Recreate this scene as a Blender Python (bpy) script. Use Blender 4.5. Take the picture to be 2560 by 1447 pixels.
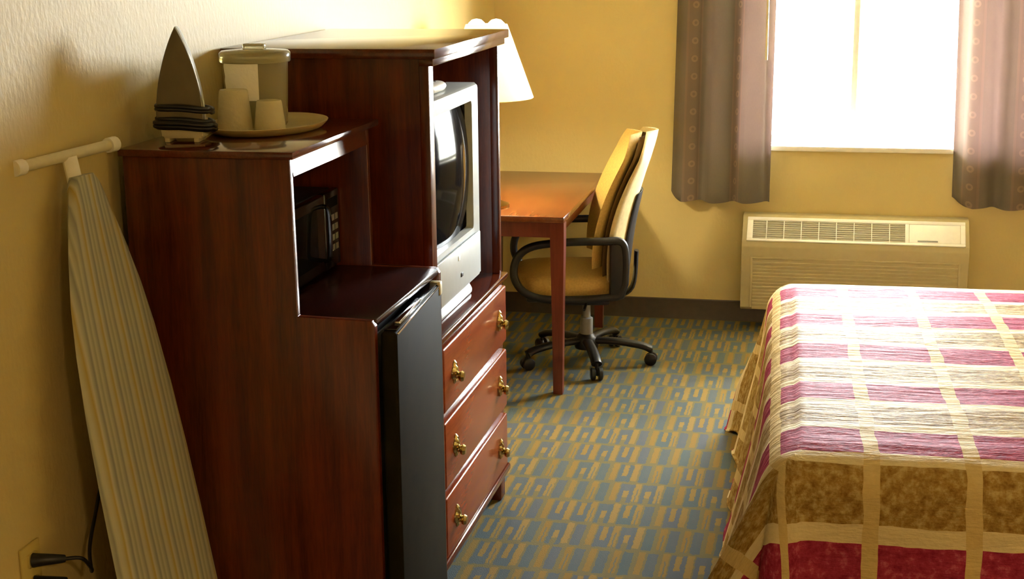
import bpy, bmesh, math, random
from mathutils import Vector, Matrix
random.seed(7)
R = math.radians
scene = bpy.context.scene
for o in list(bpy.data.objects): bpy.data.objects.remove(o, do_unlink=True)
C = scene.collection

# ------------------------------------------------------------------ camera
cam = bpy.data.cameras.new('camera'); camo = bpy.data.objects.new('camera', cam); C.objects.link(camo)
cr = Vector((0.97784346, 0.20907826, -0.01041412)); cu = Vector((-0.03808401, 0.22659308, 0.97324467)); cf = Vector((-0.20584407, 0.95128432, -0.2295351))
m = Matrix((cr, cu, -cf)).transposed().to_4x4(); m.translation = Vector((1.5854, -7.0005, 1.8002))
camo.matrix_world = m
cam.sensor_fit = 'HORIZONTAL'; cam.sensor_width = 36.0; cam.lens = 3669.4 * 36 / 2560
cam.clip_start = .05; cam.clip_end = 200
scene.camera = camo

# ------------------------------------------------------------------ world, light, exposure
SKY = 62.0
w = bpy.data.worlds.new('overcast_sky'); scene.world = w; w.use_nodes = True
bg = w.node_tree.nodes['Background']; bg.inputs[0].default_value = (.93, .975, 1.0, 1); bg.inputs[1].default_value = SKY
WX0, WX1, WZ0, WZ1 = 1.22, 2.50, .835, 2.12          # the window opening
pl = bpy.data.lights.new('window_portal', 'AREA'); pl.shape = 'RECTANGLE'; pl.size = WX1 - WX0; pl.size_y = WZ1 - WZ0
pl.cycles.is_portal = True
plo = bpy.data.objects.new('window_portal', pl); C.objects.link(plo)
plo.location = ((WX0 + WX1) / 2, .17, (WZ0 + WZ1) / 2); plo.rotation_euler = (R(-90), 0, 0)
vs = scene.view_settings
vs.view_transform = 'Standard'; vs.look = 'None'; vs.gamma = 1; vs.exposure = 1.15; vs.use_curve_mapping = False
cy = scene.cycles
cy.use_denoising = True; cy.max_bounces = 8; cy.diffuse_bounces = 6; cy.glossy_bounces = 4; cy.transmission_bounces = 8
cy.transparent_max_bounces = 12; cy.caustics_reflective = False; cy.caustics_refractive = False; cy.sample_clamp_indirect = 12
cy.use_adaptive_sampling = True; cy.adaptive_threshold = .02

# ------------------------------------------------------------------ materials
def lin(h):
    h = h.lstrip('#'); out = []
    for i in (0, 2, 4):
        c = int(h[i:i+2], 16) / 255
        out.append(c / 12.92 if c <= .04045 else ((c + .055) / 1.055) ** 2.4)
    return tuple(out) + (1,)
class NT:
    def __init__(s, name):
        s.m = bpy.data.materials.new(name); s.m.use_nodes = True; s.t = s.m.node_tree; s.n = s.t.nodes; s.b = s.n['Principled BSDF']
    def N(s, typ, **k):
        n = s.n.new(typ)
        for a, v in k.items(): setattr(n, a, v)
        return n
    def L(s, a, b): s.t.links.new(a, b)
    def val(s, x, sock):
        if isinstance(x, (int, float, tuple)): sock.default_value = x
        else: s.L(x, sock)
    def math(s, op, a, b=None, c=None):
        n = s.N('ShaderNodeMath', operation=op); s.val(a, n.inputs[0])
        if b is not None: s.val(b, n.inputs[1])
        if c is not None: s.val(c, n.inputs[2])
        return n.outputs[0]
    def mix(s, f, a, b):
        n = s.N('ShaderNodeMix', data_type='RGBA'); s.val(f, n.inputs[0]); s.val(a, n.inputs[6]); s.val(b, n.inputs[7]); return n.outputs[2]
    def coord(s, kind='Object'):
        return s.N('ShaderNodeTexCoord').outputs[kind]
    def mapping(s, v, scale=(1, 1, 1), rot=(0, 0, 0)):
        n = s.N('ShaderNodeMapping'); s.L(v, n.inputs[0]); n.inputs['Scale'].default_value = scale; n.inputs['Rotation'].default_value = rot; return n.outputs[0]
    def noise(s, v, scale, detail=3, rough=.55):
        n = s.N('ShaderNodeTexNoise'); s.L(v, n.inputs['Vector']); n.inputs['Scale'].default_value = scale
        n.inputs['Detail'].default_value = detail; n.inputs['Roughness'].default_value = rough; return n.outputs['Fac']
    def ramp(s, f, stops):
        n = s.N('ShaderNodeValToRGB'); s.L(f, n.inputs[0]); e = n.color_ramp.elements
        while len(e) < len(stops): e.new(.5)
        for q, (p, c) in zip(e, stops): q.position = p; q.color = c
        return n.outputs[0]
    def bump(s, h, strength, dist=.01):
        n = s.N('ShaderNodeBump'); s.L(h, n.inputs['Height']); n.inputs['Strength'].default_value = strength; n.inputs['Distance'].default_value = dist
        s.L(n.outputs[0], s.b.inputs['Normal'])
    def set(s, **k):
        for a, v in k.items():
            s.val(v, s.b.inputs[a.replace('_', ' ')])
        return s
def plain(name, col, rough=.5, metal=0, spec=.5, var=.06, vscale=30, **k):
    t = NT(name); c = lin(col) if isinstance(col, str) else col
    f = t.noise(t.coord(), vscale, 3)
    d = tuple(x * (1 - var * 2.5) for x in c[:3]) + (1,); l = tuple(min(1, x * (1 + var)) for x in c[:3]) + (1,)
    t.set(Base_Color=t.ramp(f, [(.3, d), (.7, l)]), Roughness=rough, Metallic=metal)
    t.b.inputs['Specular IOR Level'].default_value = spec
    t.set(**k)
    return t.m
def wood(name, dark, light, rough=.2, axis='z', coat=.0):
    t = NT(name); sc = {'z': (9, 9, .7), 'y': (9, .7, 9), 'x': (.7, 9, 9)}[axis]
    v = t.mapping(t.coord(), sc)
    g = t.noise(v, 3.2, 6, .6)
    v2 = t.mapping(t.coord(), tuple(q * 7 for q in sc)); g2 = t.noise(v2, 4, 3)
    f = t.math('ADD', t.math('MULTIPLY', g, .75), t.math('MULTIPLY', g2, .25))
    t.set(Base_Color=t.ramp(f, [(.32, lin(dark)), (.68, lin(light))]), Roughness=rough)
    t.b.inputs['Coat Weight'].default_value = coat; t.b.inputs['Coat Roughness'].default_value = .08
    t.bump(g2, .04, .002)
    return t.m
M = {}
def wall_mat():
    t = NT('wall_paint'); v = t.coord()
    n1 = t.noise(t.mapping(v, (1, 1, .55)), 75, 3); n2 = t.noise(v, 2.0, 2)
    t.set(Base_Color=t.mix(n2, lin('#cdba7c'), lin('#d4c286')), Roughness=.55)
    t.bump(n1, .35, .004); return t.m
M['wall'] = wall_mat()
M['ceiling'] = plain('ceiling_paint', '#d8d0b8', .9)
def carpet_mat():
    t = NT('patterned_carpet'); v = t.coord('Object'); sp = t.N('ShaderNodeSeparateXYZ'); t.L(v, sp.inputs[0])
    nx = t.noise(v, 45, 2)
    y = t.math('ADD', t.math('DIVIDE', sp.outputs[1], .19), t.math('MULTIPLY', nx, .12))
    row = t.math('FLOOR', y)
    off = t.math('MULTIPLY', row, .37)
    x = t.math('ADD', t.math('ADD', t.math('DIVIDE', sp.outputs[0], .074), off), t.math('MULTIPLY', nx, .16))
    col = t.math('FLOOR', x)
    lx = t.math('SUBTRACT', x, col); ly = t.math('SUBTRACT', y, row)
    cv = t.N('ShaderNodeCombineXYZ'); t.L(col, cv.inputs[0]); t.L(row, cv.inputs[1])
    wn = t.N('ShaderNodeTexWhiteNoise', noise_dimensions='2D'); t.L(cv.outputs[0], wn.inputs['Vector']); h = wn.outputs['Value']
    def box(a0, a1, b0, b1):
        g = lambda q, lo, hi: t.math('MULTIPLY', t.math('GREATER_THAN', q, lo), t.math('LESS_THAN', q, hi))
        return t.math('MULTIPLY', g(lx, a0, a1), g(ly, b0, b1))
    outer = box(.06, .70, .05, .93); innerU = box(.26, .50, .34, 1.0); innerN = box(.26, .50, 0, .62); full = box(.10, .52, .05, .93)
    U = t.math('MULTIPLY', outer, t.math('SUBTRACT', 1, innerU)); Nn = t.math('MULTIPLY', outer, t.math('SUBTRACT', 1, innerN))
    s1 = t.math('GREATER_THAN', h, .38); s2 = t.math('GREATER_THAN', h, .72)
    blue = t.math('ADD', t.math('MULTIPLY', t.math('SUBTRACT', 1, s1), full), t.math('ADD',
            t.math('MULTIPLY', t.math('MULTIPLY', s1, t.math('SUBTRACT', 1, s2)), U), t.math('MULTIPLY', s2, Nn)))
    gold = t.math('MAXIMUM', box(.72, 1.0, .10, .98), box(.26, .50, .3, .9))
    thin = box(.84, .90, .05, .7)
    h2 = t.N('ShaderNodeSeparateColor'); t.L(wn.outputs['Color'], h2.inputs[0])
    base = t.mix(t.math('MULTIPLY', gold, .9), lin('#6f6848'), t.mix(h2.outputs[0], lin('#8a6c24'), lin('#947840')))
    base = t.mix(t.math('MULTIPLY', thin, t.math('GREATER_THAN', h2.outputs[2], .5)), base, lin('#60665c'))
    c = t.mix(t.math('MULTIPLY', blue, .92), base, t.mix(h2.outputs[1], lin('#435d6a'), lin('#4c5c70')))
    fine = t.noise(v, 260, 2)
    c = t.mix(t.math('MULTIPLY', fine, .55), c, lin('#5c5740'))
    t.set(Base_Color=c, Roughness=.95); t.b.inputs['Specular IOR Level'].default_value = .1
    t.bump(fine, .5, .004)
    return t.m
M['carpet'] = carpet_mat()
M['baseboard'] = plain('dark_vinyl', '#4a4032', .5)
M['cherry'] = wood('cherry_veneer', '#3c1408', '#6e2b10', .24)
M['cherry_h'] = wood('cherry_veneer_across', '#3a1408', '#64260f', .13, 'y', .3)
M['counter'] = wood('dark_counter_veneer', '#1c0a08', '#341410', .22, 'y')
M['drawer'] = wood('drawer_veneer', '#7a3014', '#96441c', .22, 'y', .2)
M['desk'] = wood('desk_wood', '#5c2e16', '#7c4a24', .24, 'y', .3)
M['deskleg'] = wood('desk_leg_wood', '#54241a', '#74382a', .3, 'z')
M['dark_inner'] = plain('dark_cabinet_inside', '#2a1512', .6)
M['black_gloss'] = plain('gloss_black', '#0d0d0e', .12, var=.02)
M['black'] = plain('black_plastic', '#17171a', .42, var=.05)
M['fridge'] = plain('fridge_door_black', '#221f15', .55, var=.08, vscale=12, spec=.03)
M['chrome'] = plain('chrome', '#d8dade', .12, 1)
M['brass'] = plain('aged_brass', '#c9b478', .2, 1, var=.15, vscale=60)
M['silver'] = plain('silver_plastic', '#b9c0c0', .33, .0, var=.02)
M['screen'] = plain('dark_screen_glass', '#121317', .07, var=.01, spec=.012)
M['grey'] = plain('grey_plastic', '#8c8f90', .4)
M['white'] = plain('white_paint', '#f1efe6', .4, var=.02)
M['cream'] = plain('cream_plastic', '#d8cfae', .4, var=.02)
M['almond'] = plain('almond_plastic', '#c6b46a', .45, var=.02)
M['ptac'] = plain('beige_case', '#bdb188', .45, var=.02)
M['ptac_lit'] = plain('lit_slope_panel', '#fafcff', .35, var=.02)  # case slope painted whiter to carry the window light falling on it
M['ptac_slat'] = plain('grey_slat', '#b9b7aa', .45, var=.02)
M['tray'] = plain('tan_plastic_tray', '#cbb680', .35, var=.02)
M['iron_sole'] = plain('iron_soleplate', '#6e6552', .33, .9, var=.05, vscale=20)
M['alu'] = plain('window_aluminium', '#8f9a94', .4, .6)
M['winframe'] = plain('bloom_white_frame', '#eceeea', .4, var=.02)  # white stands in for window bloom washing out the frame
M['lampbase'] = plain('lamp_brass', '#a8874a', .25, 1)
def bucket_mat():
    t = NT('tan_clear_plastic'); t.set(Base_Color=lin('#ece2b8'), Roughness=.15); t.b.inputs['Transmission Weight'].default_value = .65; t.b.inputs['IOR'].default_value = 1.3
    f = t.noise(t.coord(), 25, 2); t.bump(f, .05, .002); return t.m
M['bucket'] = bucket_mat()
def film_mat(name, col, tr):
    t = NT(name); t.set(Base_Color=lin(col), Roughness=.22); t.b.inputs['Transmission Weight'].default_value = tr; t.b.inputs['IOR'].default_value = 1.15
    f = t.noise(t.coord(), 60, 3); t.bump(f, .5, .004); return t.m
M['cup'] = film_mat('wrapped_cup_plastic', '#ece2bc', .25)
M['liner'] = film_mat('crinkled_liner_bag', '#fbfaf6', .0)
def glass_mat():
    t = NT('window_glass'); tr = t.N('ShaderNodeBsdfTransparent'); gl = t.N('ShaderNodeBsdfGlossy'); gl.inputs['Roughness'].default_value = .02
    mx = t.N('ShaderNodeMixShader'); mx.inputs[0].default_value = .05; t.L(tr.outputs[0], mx.inputs[1]); t.L(gl.outputs[0], mx.inputs[2])
    f = t.noise(t.coord(), 3, 2); t.L(t.ramp(f, [(0, (.96, .98, .97, 1)), (1, (1, 1, 1, 1))]), tr.inputs[0])
    t.L(mx.outputs[0], t.n['Material Output'].inputs[0]); return t.m
M['glass'] = glass_mat()
def emit_mat(name, col, st):
    t = NT(name); t.set(Base_Color=(.9, .9, .85, 1), Emission_Color=col, Emission_Strength=st); return t.m
M['added_glow'] = emit_mat('added_fixture_glow', (1, .7, .4, 1), 1.0)  # glow of the unseen ceiling fixture, added as warm fill
M['bulb'] = emit_mat('frosted_bulb', (1, .86, .6, 1), 4)
def shade_mat():
    t = NT('lamp_shade_fabric'); d = t.N('ShaderNodeBsdfDiffuse'); d.inputs[0].default_value = (.9, .86, .74, 1)
    tl = t.N('ShaderNodeBsdfTranslucent'); f = t.noise(t.coord(), 150, 2)
    t.L(t.ramp(f, [(0, (.84, .78, .62, 1)), (1, (.92, .87, .72, 1))]), tl.inputs[0])
    mx = t.N('ShaderNodeMixShader'); mx.inputs[0].default_value = .5; t.L(d.outputs[0], mx.inputs[1]); t.L(tl.outputs[0], mx.inputs[2])
    t.L(mx.outputs[0], t.n['Material Output'].inputs[0]); return t.m
M['shade'] = shade_mat()
def curtain_mat():
    t = NT('taupe_ring_curtain'); uv = t.N('ShaderNodeUVMap').outputs[0]; sp = t.N('ShaderNodeSeparateXYZ'); t.L(uv, sp.inputs[0])
    u, v = sp.outputs[0], sp.outputs[1]
    pu = t.math('ABSOLUTE', t.math('SUBTRACT', t.math('FRACT', t.math('DIVIDE', u, .27)), .5))      # 0 in the middle of a band
    band = t.math('LESS_THAN', pu, .13)
    edge = t.math('MULTIPLY', t.math('GREATER_THAN', pu, .11), t.math('LESS_THAN', pu, .15))
    pv = t.math('SUBTRACT', t.math('FRACT', t.math('DIVIDE', v, .082)), .5)
    du = t.math('MULTIPLY', pu, .27); dv = t.math('MULTIPLY', pv, .082)
    rr = t.math('SQRT', t.math('ADD', t.math('MULTIPLY', du, du), t.math('MULTIPLY', dv, dv)))
    ring = t.math('MULTIPLY', t.math('GREATER_THAN', rr, .007), t.math('LESS_THAN', rr, .016))
    n = t.noise(t.mapping(uv, (400, 60, 1)), 1, 2)
    c = t.mix(n, lin('#645d52'), lin('#736b5f'))
    c = t.mix(t.math('MULTIPLY', band, .6), c, lin('#6f5a4a'))
    c = t.mix(t.math('MULTIPLY', edge, .5), c, lin('#8e7262'))
    c = t.mix(t.math('MULTIPLY', ring, .5), c, lin('#a88c72'))
    d = t.b; t.set(Base_Color=c, Roughness=.75)
    tl = t.N('ShaderNodeBsdfTranslucent'); tl.inputs[0].default_value = (.8, .62, .58, 1)
    mx = t.N('ShaderNodeMixShader'); mx.inputs[0].default_value = .14; t.L(d.outputs[0], mx.inputs[1]); t.L(tl.outputs[0], mx.inputs[2])
    t.L(mx.outputs[0], t.n['Material Output'].inputs[0]); return t.m
M['curtain'] = curtain_mat()
def spread_mat():
    t = NT('patchwork_bedspread'); uv = t.N('ShaderNodeUVMap').outputs[0]; sp = t.N('ShaderNodeSeparateXYZ'); t.L(uv, sp.inputs[0])
    wob = t.math('MULTIPLY', t.math('SUBTRACT', t.noise(uv, 7, 2), .5), .02)
    a = t.math('ADD', sp.outputs[0], wob); b = t.math('ADD', sp.outputs[1], wob)
    fa = t.math('MODULO', t.math('ADD', a, 2.36 - .006), .236)                          # across: stripe 0-.04
    fb = t.math('MODULO', t.math('ADD', b, 3.955), .40)                                 # along: beige, stripe, pink, stripe
    sa = t.math('LESS_THAN', fa, .037)
    pink = t.math('MULTIPLY', t.math('GREATER_THAN', fb, .048), t.math('LESS_THAN', fb, .203))
    beige = t.math('GREATER_THAN', fb, .250)
    sb = t.math('SUBTRACT', 1, t.math('ADD', pink, beige))
    fl = t.noise(uv, 38, 4, .7); fl2 = t.noise(uv, 90, 2)
    pc = t.ramp(fl, [(.35, lin('#84203c')), (.55, lin('#9e3450')), (.72, lin('#be6878'))])
    bc = t.ramp(fl, [(.35, lin('#80602a')), (.5, lin('#9e8246')), (.65, lin('#bba672'))])
    scol = t.mix(fl2, lin('#d0bf94'), lin('#dccda8'))
    c = t.mix(pink, bc, pc)
    c = t.mix(sb, c, scol); c = t.mix(sa, c, t.mix(fl2, lin('#c4ac74'), lin('#d0ba86')))
    t.set(Base_Color=c, Roughness=.66, Specular_IOR_Level=t.math('ADD', t.math('MULTIPLY', t.math('SUBTRACT', 1, pink), .04), .04))
    wr = t.noise(t.mapping(uv, (7, 32, 1)), 1.0, 4, .6)
    q = t.math('ADD', t.math('MULTIPLY', wr, .9), t.math('MULTIPLY', fl, .25))
    t.bump(q, .55, .02)
    return t.m
M['spread'] = spread_mat()
M['mattress'] = plain('mattress_ticking', '#d8d2c4', .8)
M['boxspring'] = plain('box_spring_cloth', '#8d7a58', .8)
def board_mat():
    t = NT('striped_ironing_cover'); uv = t.N('ShaderNodeUVMap').outputs[0]; sp = t.N('ShaderNodeSeparateXYZ'); t.L(uv, sp.inputs[0])
    wob = t.math('MULTIPLY', t.noise(uv, 6, 2), .006)
    p = t.math('FRACT', t.math('DIVIDE', t.math('ADD', sp.outputs[0], wob), .072))
    r_ = [(0, lin('#b4b29c')), (.16, lin('#a89650')), (.24, lin('#bab7a2')), (.42, lin('#83867c')), (.5, lin('#b6b4a0')), (.62, lin('#96957e')), (.7, lin('#b4b29c')), (.86, lin('#8a8b7e')), (.93, lin('#b4b29c'))]
    t.set(Base_Color=t.ramp(p, r_), Roughness=.5); t.bump(t.noise(uv, 25, 3), .25, .004); return t.m
M['board'] = board_mat()
M['chair_fabric'] = plain('tan_upholstery', '#c2a258', .75, var=.07, vscale=120)
M['chair_gap'] = plain('brown_gap_shade', '#6a4f24', .8)  # brown paints the shade in the gap between the back cushions
M['chair_cream'] = plain('cream_vinyl', '#d0bc86', .6, var=.05, vscale=60)
M['ground'] = plain('pale_concrete', '#b9b4a8', .9)
M['outer'] = plain('added_eave_stucco', '#cfc4a8', .9)

# ------------------------------------------------------------------ geometry helpers
def bm_box(bm, x0, x1, y0, y1, z0, z1, bev=0, seg=2):
    vs_ = [bm.verts.new((x, y, z)) for x in (x0, x1) for y in (y0, y1) for z in (z0, z1)]
    f = [(0, 1, 3, 2), (4, 6, 7, 5), (0, 4, 5, 1), (2, 3, 7, 6), (0, 2, 6, 4), (1, 5, 7, 3)]
    fs = [bm.faces.new([vs_[i] for i in q]) for q in f]
    if bev:
        es = list({e for q in fs for e in q.edges})
        bmesh.ops.bevel(bm, geom=es, offset=bev, segments=seg, profile=.5, affect='EDGES')
def Bx(x0, x1, y0, y1, z0, z1, bev=0, seg=2):
    bm = bmesh.new(); bm_box(bm, x0, x1, y0, y1, z0, z1, bev, seg); return bm
def bm_prism(bm, pts, axis, a0, a1, bev=0):
    """pts: 2-D outline in the two other axes (in x,y,z order), extruded along axis from a0 to a1"""
    def P(p, a):
        if axis == 'x': return (a, p[0], p[1])
        if axis == 'y': return (p[0], a, p[1])
        return (p[0], p[1], a)
    A = [bm.verts.new(P(p, a0)) for p in pts]; B = [bm.verts.new(P(p, a1)) for p in pts]; n = len(pts)
    fs = [bm.faces.new(A), bm.faces.new(B[::-1])]
    for i in range(n): fs.append(bm.faces.new((A[i], B[i], B[(i+1) % n], A[(i+1) % n])))
    bmesh.ops.recalc_face_normals(bm, faces=bm.faces)
    if bev:
        bmesh.ops.bevel(bm, geom=list({e for f in fs for e in f.edges}), offset=bev, segments=2, profile=.5, affect='EDGES')
def Prism(pts, axis, a0, a1, bev=0):
    bm = bmesh.new(); bm_prism(bm, pts, axis, a0, a1, bev); return bm
def bm_lathe(bm, prof, cx=0, cy=0, seg=40, sx=1, sy=1):
    rings = []
    for r, z in prof:
        if r < 1e-6: rings.append([bm.verts.new((cx, cy, z))])
        else: rings.append([bm.verts.new((cx + sx * r * math.cos(2*math.pi*i/seg), cy + sy * r * math.sin(2*math.pi*i/seg), z)) for i in range(seg)])
    for a, b in zip(rings, rings[1:]):
        for i in range(seg):
            j = (i + 1) % seg
            if len(a) == 1 and len(b) == 1: continue
            if len(a) == 1: bm.faces.new((a[0], b[j], b[i]))
            elif len(b) == 1: bm.faces.new((a[i], a[j], b[0]))
            else: bm.faces.new((a[i], a[j], b[j], b[i]))
    bmesh.ops.recalc_face_normals(bm, faces=bm.faces)
def Lathe(prof, cx=0, cy=0, seg=40, sx=1, sy=1):
    bm = bmesh.new(); bm_lathe(bm, prof, cx, cy, seg, sx, sy); return bm
def smooth_path(pts, n=6):
    P = [Vector(p) for p in pts]; out = []
    for i in range(len(P) - 1):
        p0 = P[max(i-1, 0)]; p1 = P[i]; p2 = P[i+1]; p3 = P[min(i+2, len(P)-1)]
        for k in range(n):
            t = k / n
            out.append(.5 * ((2*p1) + (p2-p0)*t + (2*p0-5*p1+4*p2-p3)*t*t + (3*p1-p0-3*p2+p3)*t**3))
    out.append(P[-1]); return out
def bm_tube(bm, pts, r, seg=10, smooth=0, flat=None, closed=False):
    P = smooth_path(pts, smooth) if smooth else [Vector(p) for p in pts]
    n = len(P); rs = r if isinstance(r, (list, tuple)) else None
    rings = []; up = None
    for i, p in enumerate(P):
        t = ((P[(i+1) % n] - P[i-1]) if closed else (P[min(i+1, n-1)] - P[max(i-1, 0)])).normalized()
        if up is None: up = t.orthogonal().normalized() if flat is None else Vector(flat).normalized()
        s = t.cross(up)
        if s.length < 1e-6: s = t.orthogonal()
        s.normalize(); up2 = s.cross(t).normalized()
        if flat is None: up = up2
        rad = (rs[0] + (rs[1]-rs[0]) * i / max(1, n-1)) if (rs and len(rs) == 2 and flat is None) else r
        ra, rb = (rad, rad) if flat is None else rs
        rings.append([bm.verts.new(p + s * (ra * math.cos(2*math.pi*k/seg)) + up2 * (rb * math.sin(2*math.pi*k/seg))) for k in range(seg)])
    for a, b in (list(zip(rings, rings[1:])) + ([(rings[-1], rings[0])] if closed else [])):
        for k in range(seg): bm.faces.new((a[k], a[(k+1) % seg], b[(k+1) % seg], b[k]))
    if not closed: bm.faces.new(rings[0][::-1]); bm.faces.new(rings[-1])
    bmesh.ops.recalc_face_normals(bm, faces=bm.faces)
def Tube(pts, r, seg=10, smooth=0, flat=None, closed=False):
    bm = bmesh.new(); bm_tube(bm, pts, r, seg, smooth, flat, closed); return bm
def bm_loft(bm, rings, cap=True, closed=True):
    V = [[bm.verts.new(p) for p in r] for r in rings]
    for a, b in zip(V, V[1:]):
        n = len(a)
        for k in range(n if closed else n-1): bm.faces.new((a[k], a[(k+1) % n], b[(k+1) % n], b[k]))
    if cap and closed: bm.faces.new(V[0][::-1]); bm.faces.new(V[-1])
    bmesh.ops.recalc_face_normals(bm, faces=bm.faces)
def xform(bm, mat): bmesh.ops.transform(bm, matrix=mat, verts=bm.verts); return bm
WL = {}
def finish(name, bm, mat, parent=None, local=False, angle=35, loc=None):
    base = WL.get(parent.name, Vector()) if (parent and not local) else Vector()
    if loc is not None: base = base + Vector(loc)
    if base.length: bmesh.ops.translate(bm, verts=bm.verts, vec=-base)
    me = bpy.data.meshes.new(name); bm.to_mesh(me); bm.free()
    for p in me.polygons: p.use_smooth = True
    me.set_sharp_from_angle(angle=R(angle))
    me.materials.append(M[mat])
    o = bpy.data.objects.new(name, me); C.objects.link(o)
    if parent: o.parent = parent
    if loc is not None and not parent: o.location = loc
    WL[o.name] = WL.get(parent.name, Vector()) if parent else Vector(loc or (0, 0, 0))
    return o
def thing(name, label, cat, loc, rotz=0, group=None):
    o = bpy.data.objects.new(name, None); C.objects.link(o); o.empty_display_size = .1
    o.location = loc; o.rotation_euler = (0, 0, rotz); o['label'] = label; o['category'] = cat
    if group: o['group'] = group
    WL[o.name] = Vector(loc); return o
def tag(o, label, cat, group=None):
    o['label'] = label; o['category'] = cat
    if group: o['group'] = group
    return o
def struct(name, bm, mat, parent=None):
    o = finish(name, bm, mat, parent)
    if not parent: o['kind'] = 'structure'
    return o
def copy_part(src, parent, offset=(0, 0, 0)):
    c = src.copy(); C.objects.link(c); c.parent = parent; c.location = src.location + Vector(offset); WL[c.name] = WL.get(parent.name, Vector()); return c

# ------------------------------------------------------------------ the room
XR, YB, ZC = 3.62, -8.6, 2.44
struct('floor', Bx(-.1, XR+.1, YB-.1, .2, -.12, 0), 'carpet')
struct('ceiling', Bx(-.1, XR+.1, YB-.1, .2, ZC, ZC+.12), 'ceiling')
struct('wall_left', Bx(-.12, 0, YB-.12, .2, 0, ZC), 'wall')
struct('wall_right', Bx(XR, XR+.12, YB-.12, .2, 0, ZC), 'wall')
struct('wall_rear', Bx(0, XR, YB-.12, YB, 0, ZC), 'wall')
bm = bmesh.new()
bm_box(bm, 0, WX0, 0, .2, 0, ZC); bm_box(bm, WX1, XR, 0, .2, 0, ZC); bm_box(bm, WX0, WX1, 0, .2, 0, WZ0); bm_box(bm, WX0, WX1, 0, .2, WZ1, ZC)
struct('wall_back', bm, 'wall')
def base_prof(s): return [(0, 0), (s*.012, 0), (s*.006, .02), (s*.005, .095), (0, .1)]
struct('baseboard_left', Prism([(.0005, 0), (.012, 0), (.006, .02), (.005, .095), (.0005, .1)], 'y', YB, -.013), 'baseboard')
struct('baseboard_back', Prism([(-.0005, 0), (-.012, 0), (-.006, .02), (-.005, .095), (-.0005, .1)], 'x', .0006, XR), 'baseboard')
lf = finish('added_ceiling_fixture', Lathe([(0, 2.34), (.08, 2.345), (.13, 2.365), (.15, 2.40), (.15, 2.4395), (0, 2.4395)], 2.6, -7.4, 32), 'added_glow', bpy.data.objects['ceiling'])  # unseen fixture added behind the camera to warm the foreground
el = bpy.data.lights.new('added_entry_fill', 'AREA'); el.shape = 'DISK'; el.size = .26; el.energy = 17; el.color = (1, .66, .32)
elo = bpy.data.objects.new('added_entry_fill', el); C.objects.link(elo); elo.location = (2.6, -7.4, 2.33); elo.parent = lf
sc_ = finish('added_wall_lamp', Lathe([(.115, 1.30), (.112, 1.30), (.068, 1.50), (.071, 1.50), (.115, 1.30)], 3.40, -4.25, 32), 'shade', bpy.data.objects['wall_right'])  # unseen lamp added off frame to brighten the lower left wall
finish('added_lamp_arm', Tube([(3.619, -4.25, 1.30), (3.55, -4.25, 1.26), (3.40, -4.25, 1.27), (3.40, -4.25, 1.36)], .009, 10, 4), 'lampbase', sc_)
wl = bpy.data.lights.new('added_wall_fill', 'POINT'); wl.energy = 13; wl.color = (1, .74, .42); wl.shadow_soft_size = .05
wlo = bpy.data.objects.new('added_wall_fill', wl); C.objects.link(wlo); wlo.location = (3.40, -4.25, 1.40); wlo.parent = sc_
# window: frame, two sliding panes, sill
win = bpy.data.objects.new('window_1', None); C.objects.link(win); win.location = ((WX0+WX1)/2, .1, WZ0); win['kind'] = 'structure'; WL['window_1'] = Vector(win.location)
bm = bmesh.new(); e = .0005
for q in ((WX0+e, WX0+.03, WZ0+.03, WZ1-e), (WX1-.03, WX1-e, WZ0+.03, WZ1-e), (WX0+e, WX1-e, WZ0+.026, WZ0+.062), (WX0+e, WX1-e, WZ1-.04, WZ1-e)):
    bm_box(bm, q[0], q[1], .10, .16, q[2], q[3], .003)
finish('window_frame', bm, 'winframe', win)
MX = 1.702
finish('mullion', Bx(MX-.014, MX+.014, .105, .15, WZ0+.062, WZ1-.04, .003), 'winframe', win)
finish('pane', Bx(WX0+.03, MX-.014, .138, .142, WZ0+.062, WZ1-.04), 'glass', win)
finish('pane', Bx(MX+.014, WX1-.03, .118, .122, WZ0+.062, WZ1-.04), 'glass', win)
finish('window_sill', Bx(WX0+e, WX1-e, -.02, .10, WZ0+e, WZ0+.025, .006), 'white', win)
# outside ground, and an unseen eave added to cut the high sky light
struct('added_eave', Bx(-3, 8, .2, 1.5, 2.46, 2.62), 'outer')
struct('outside_ground', Bx(-30, 34, .25, 60, -.35, -.15), 'ground')

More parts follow.
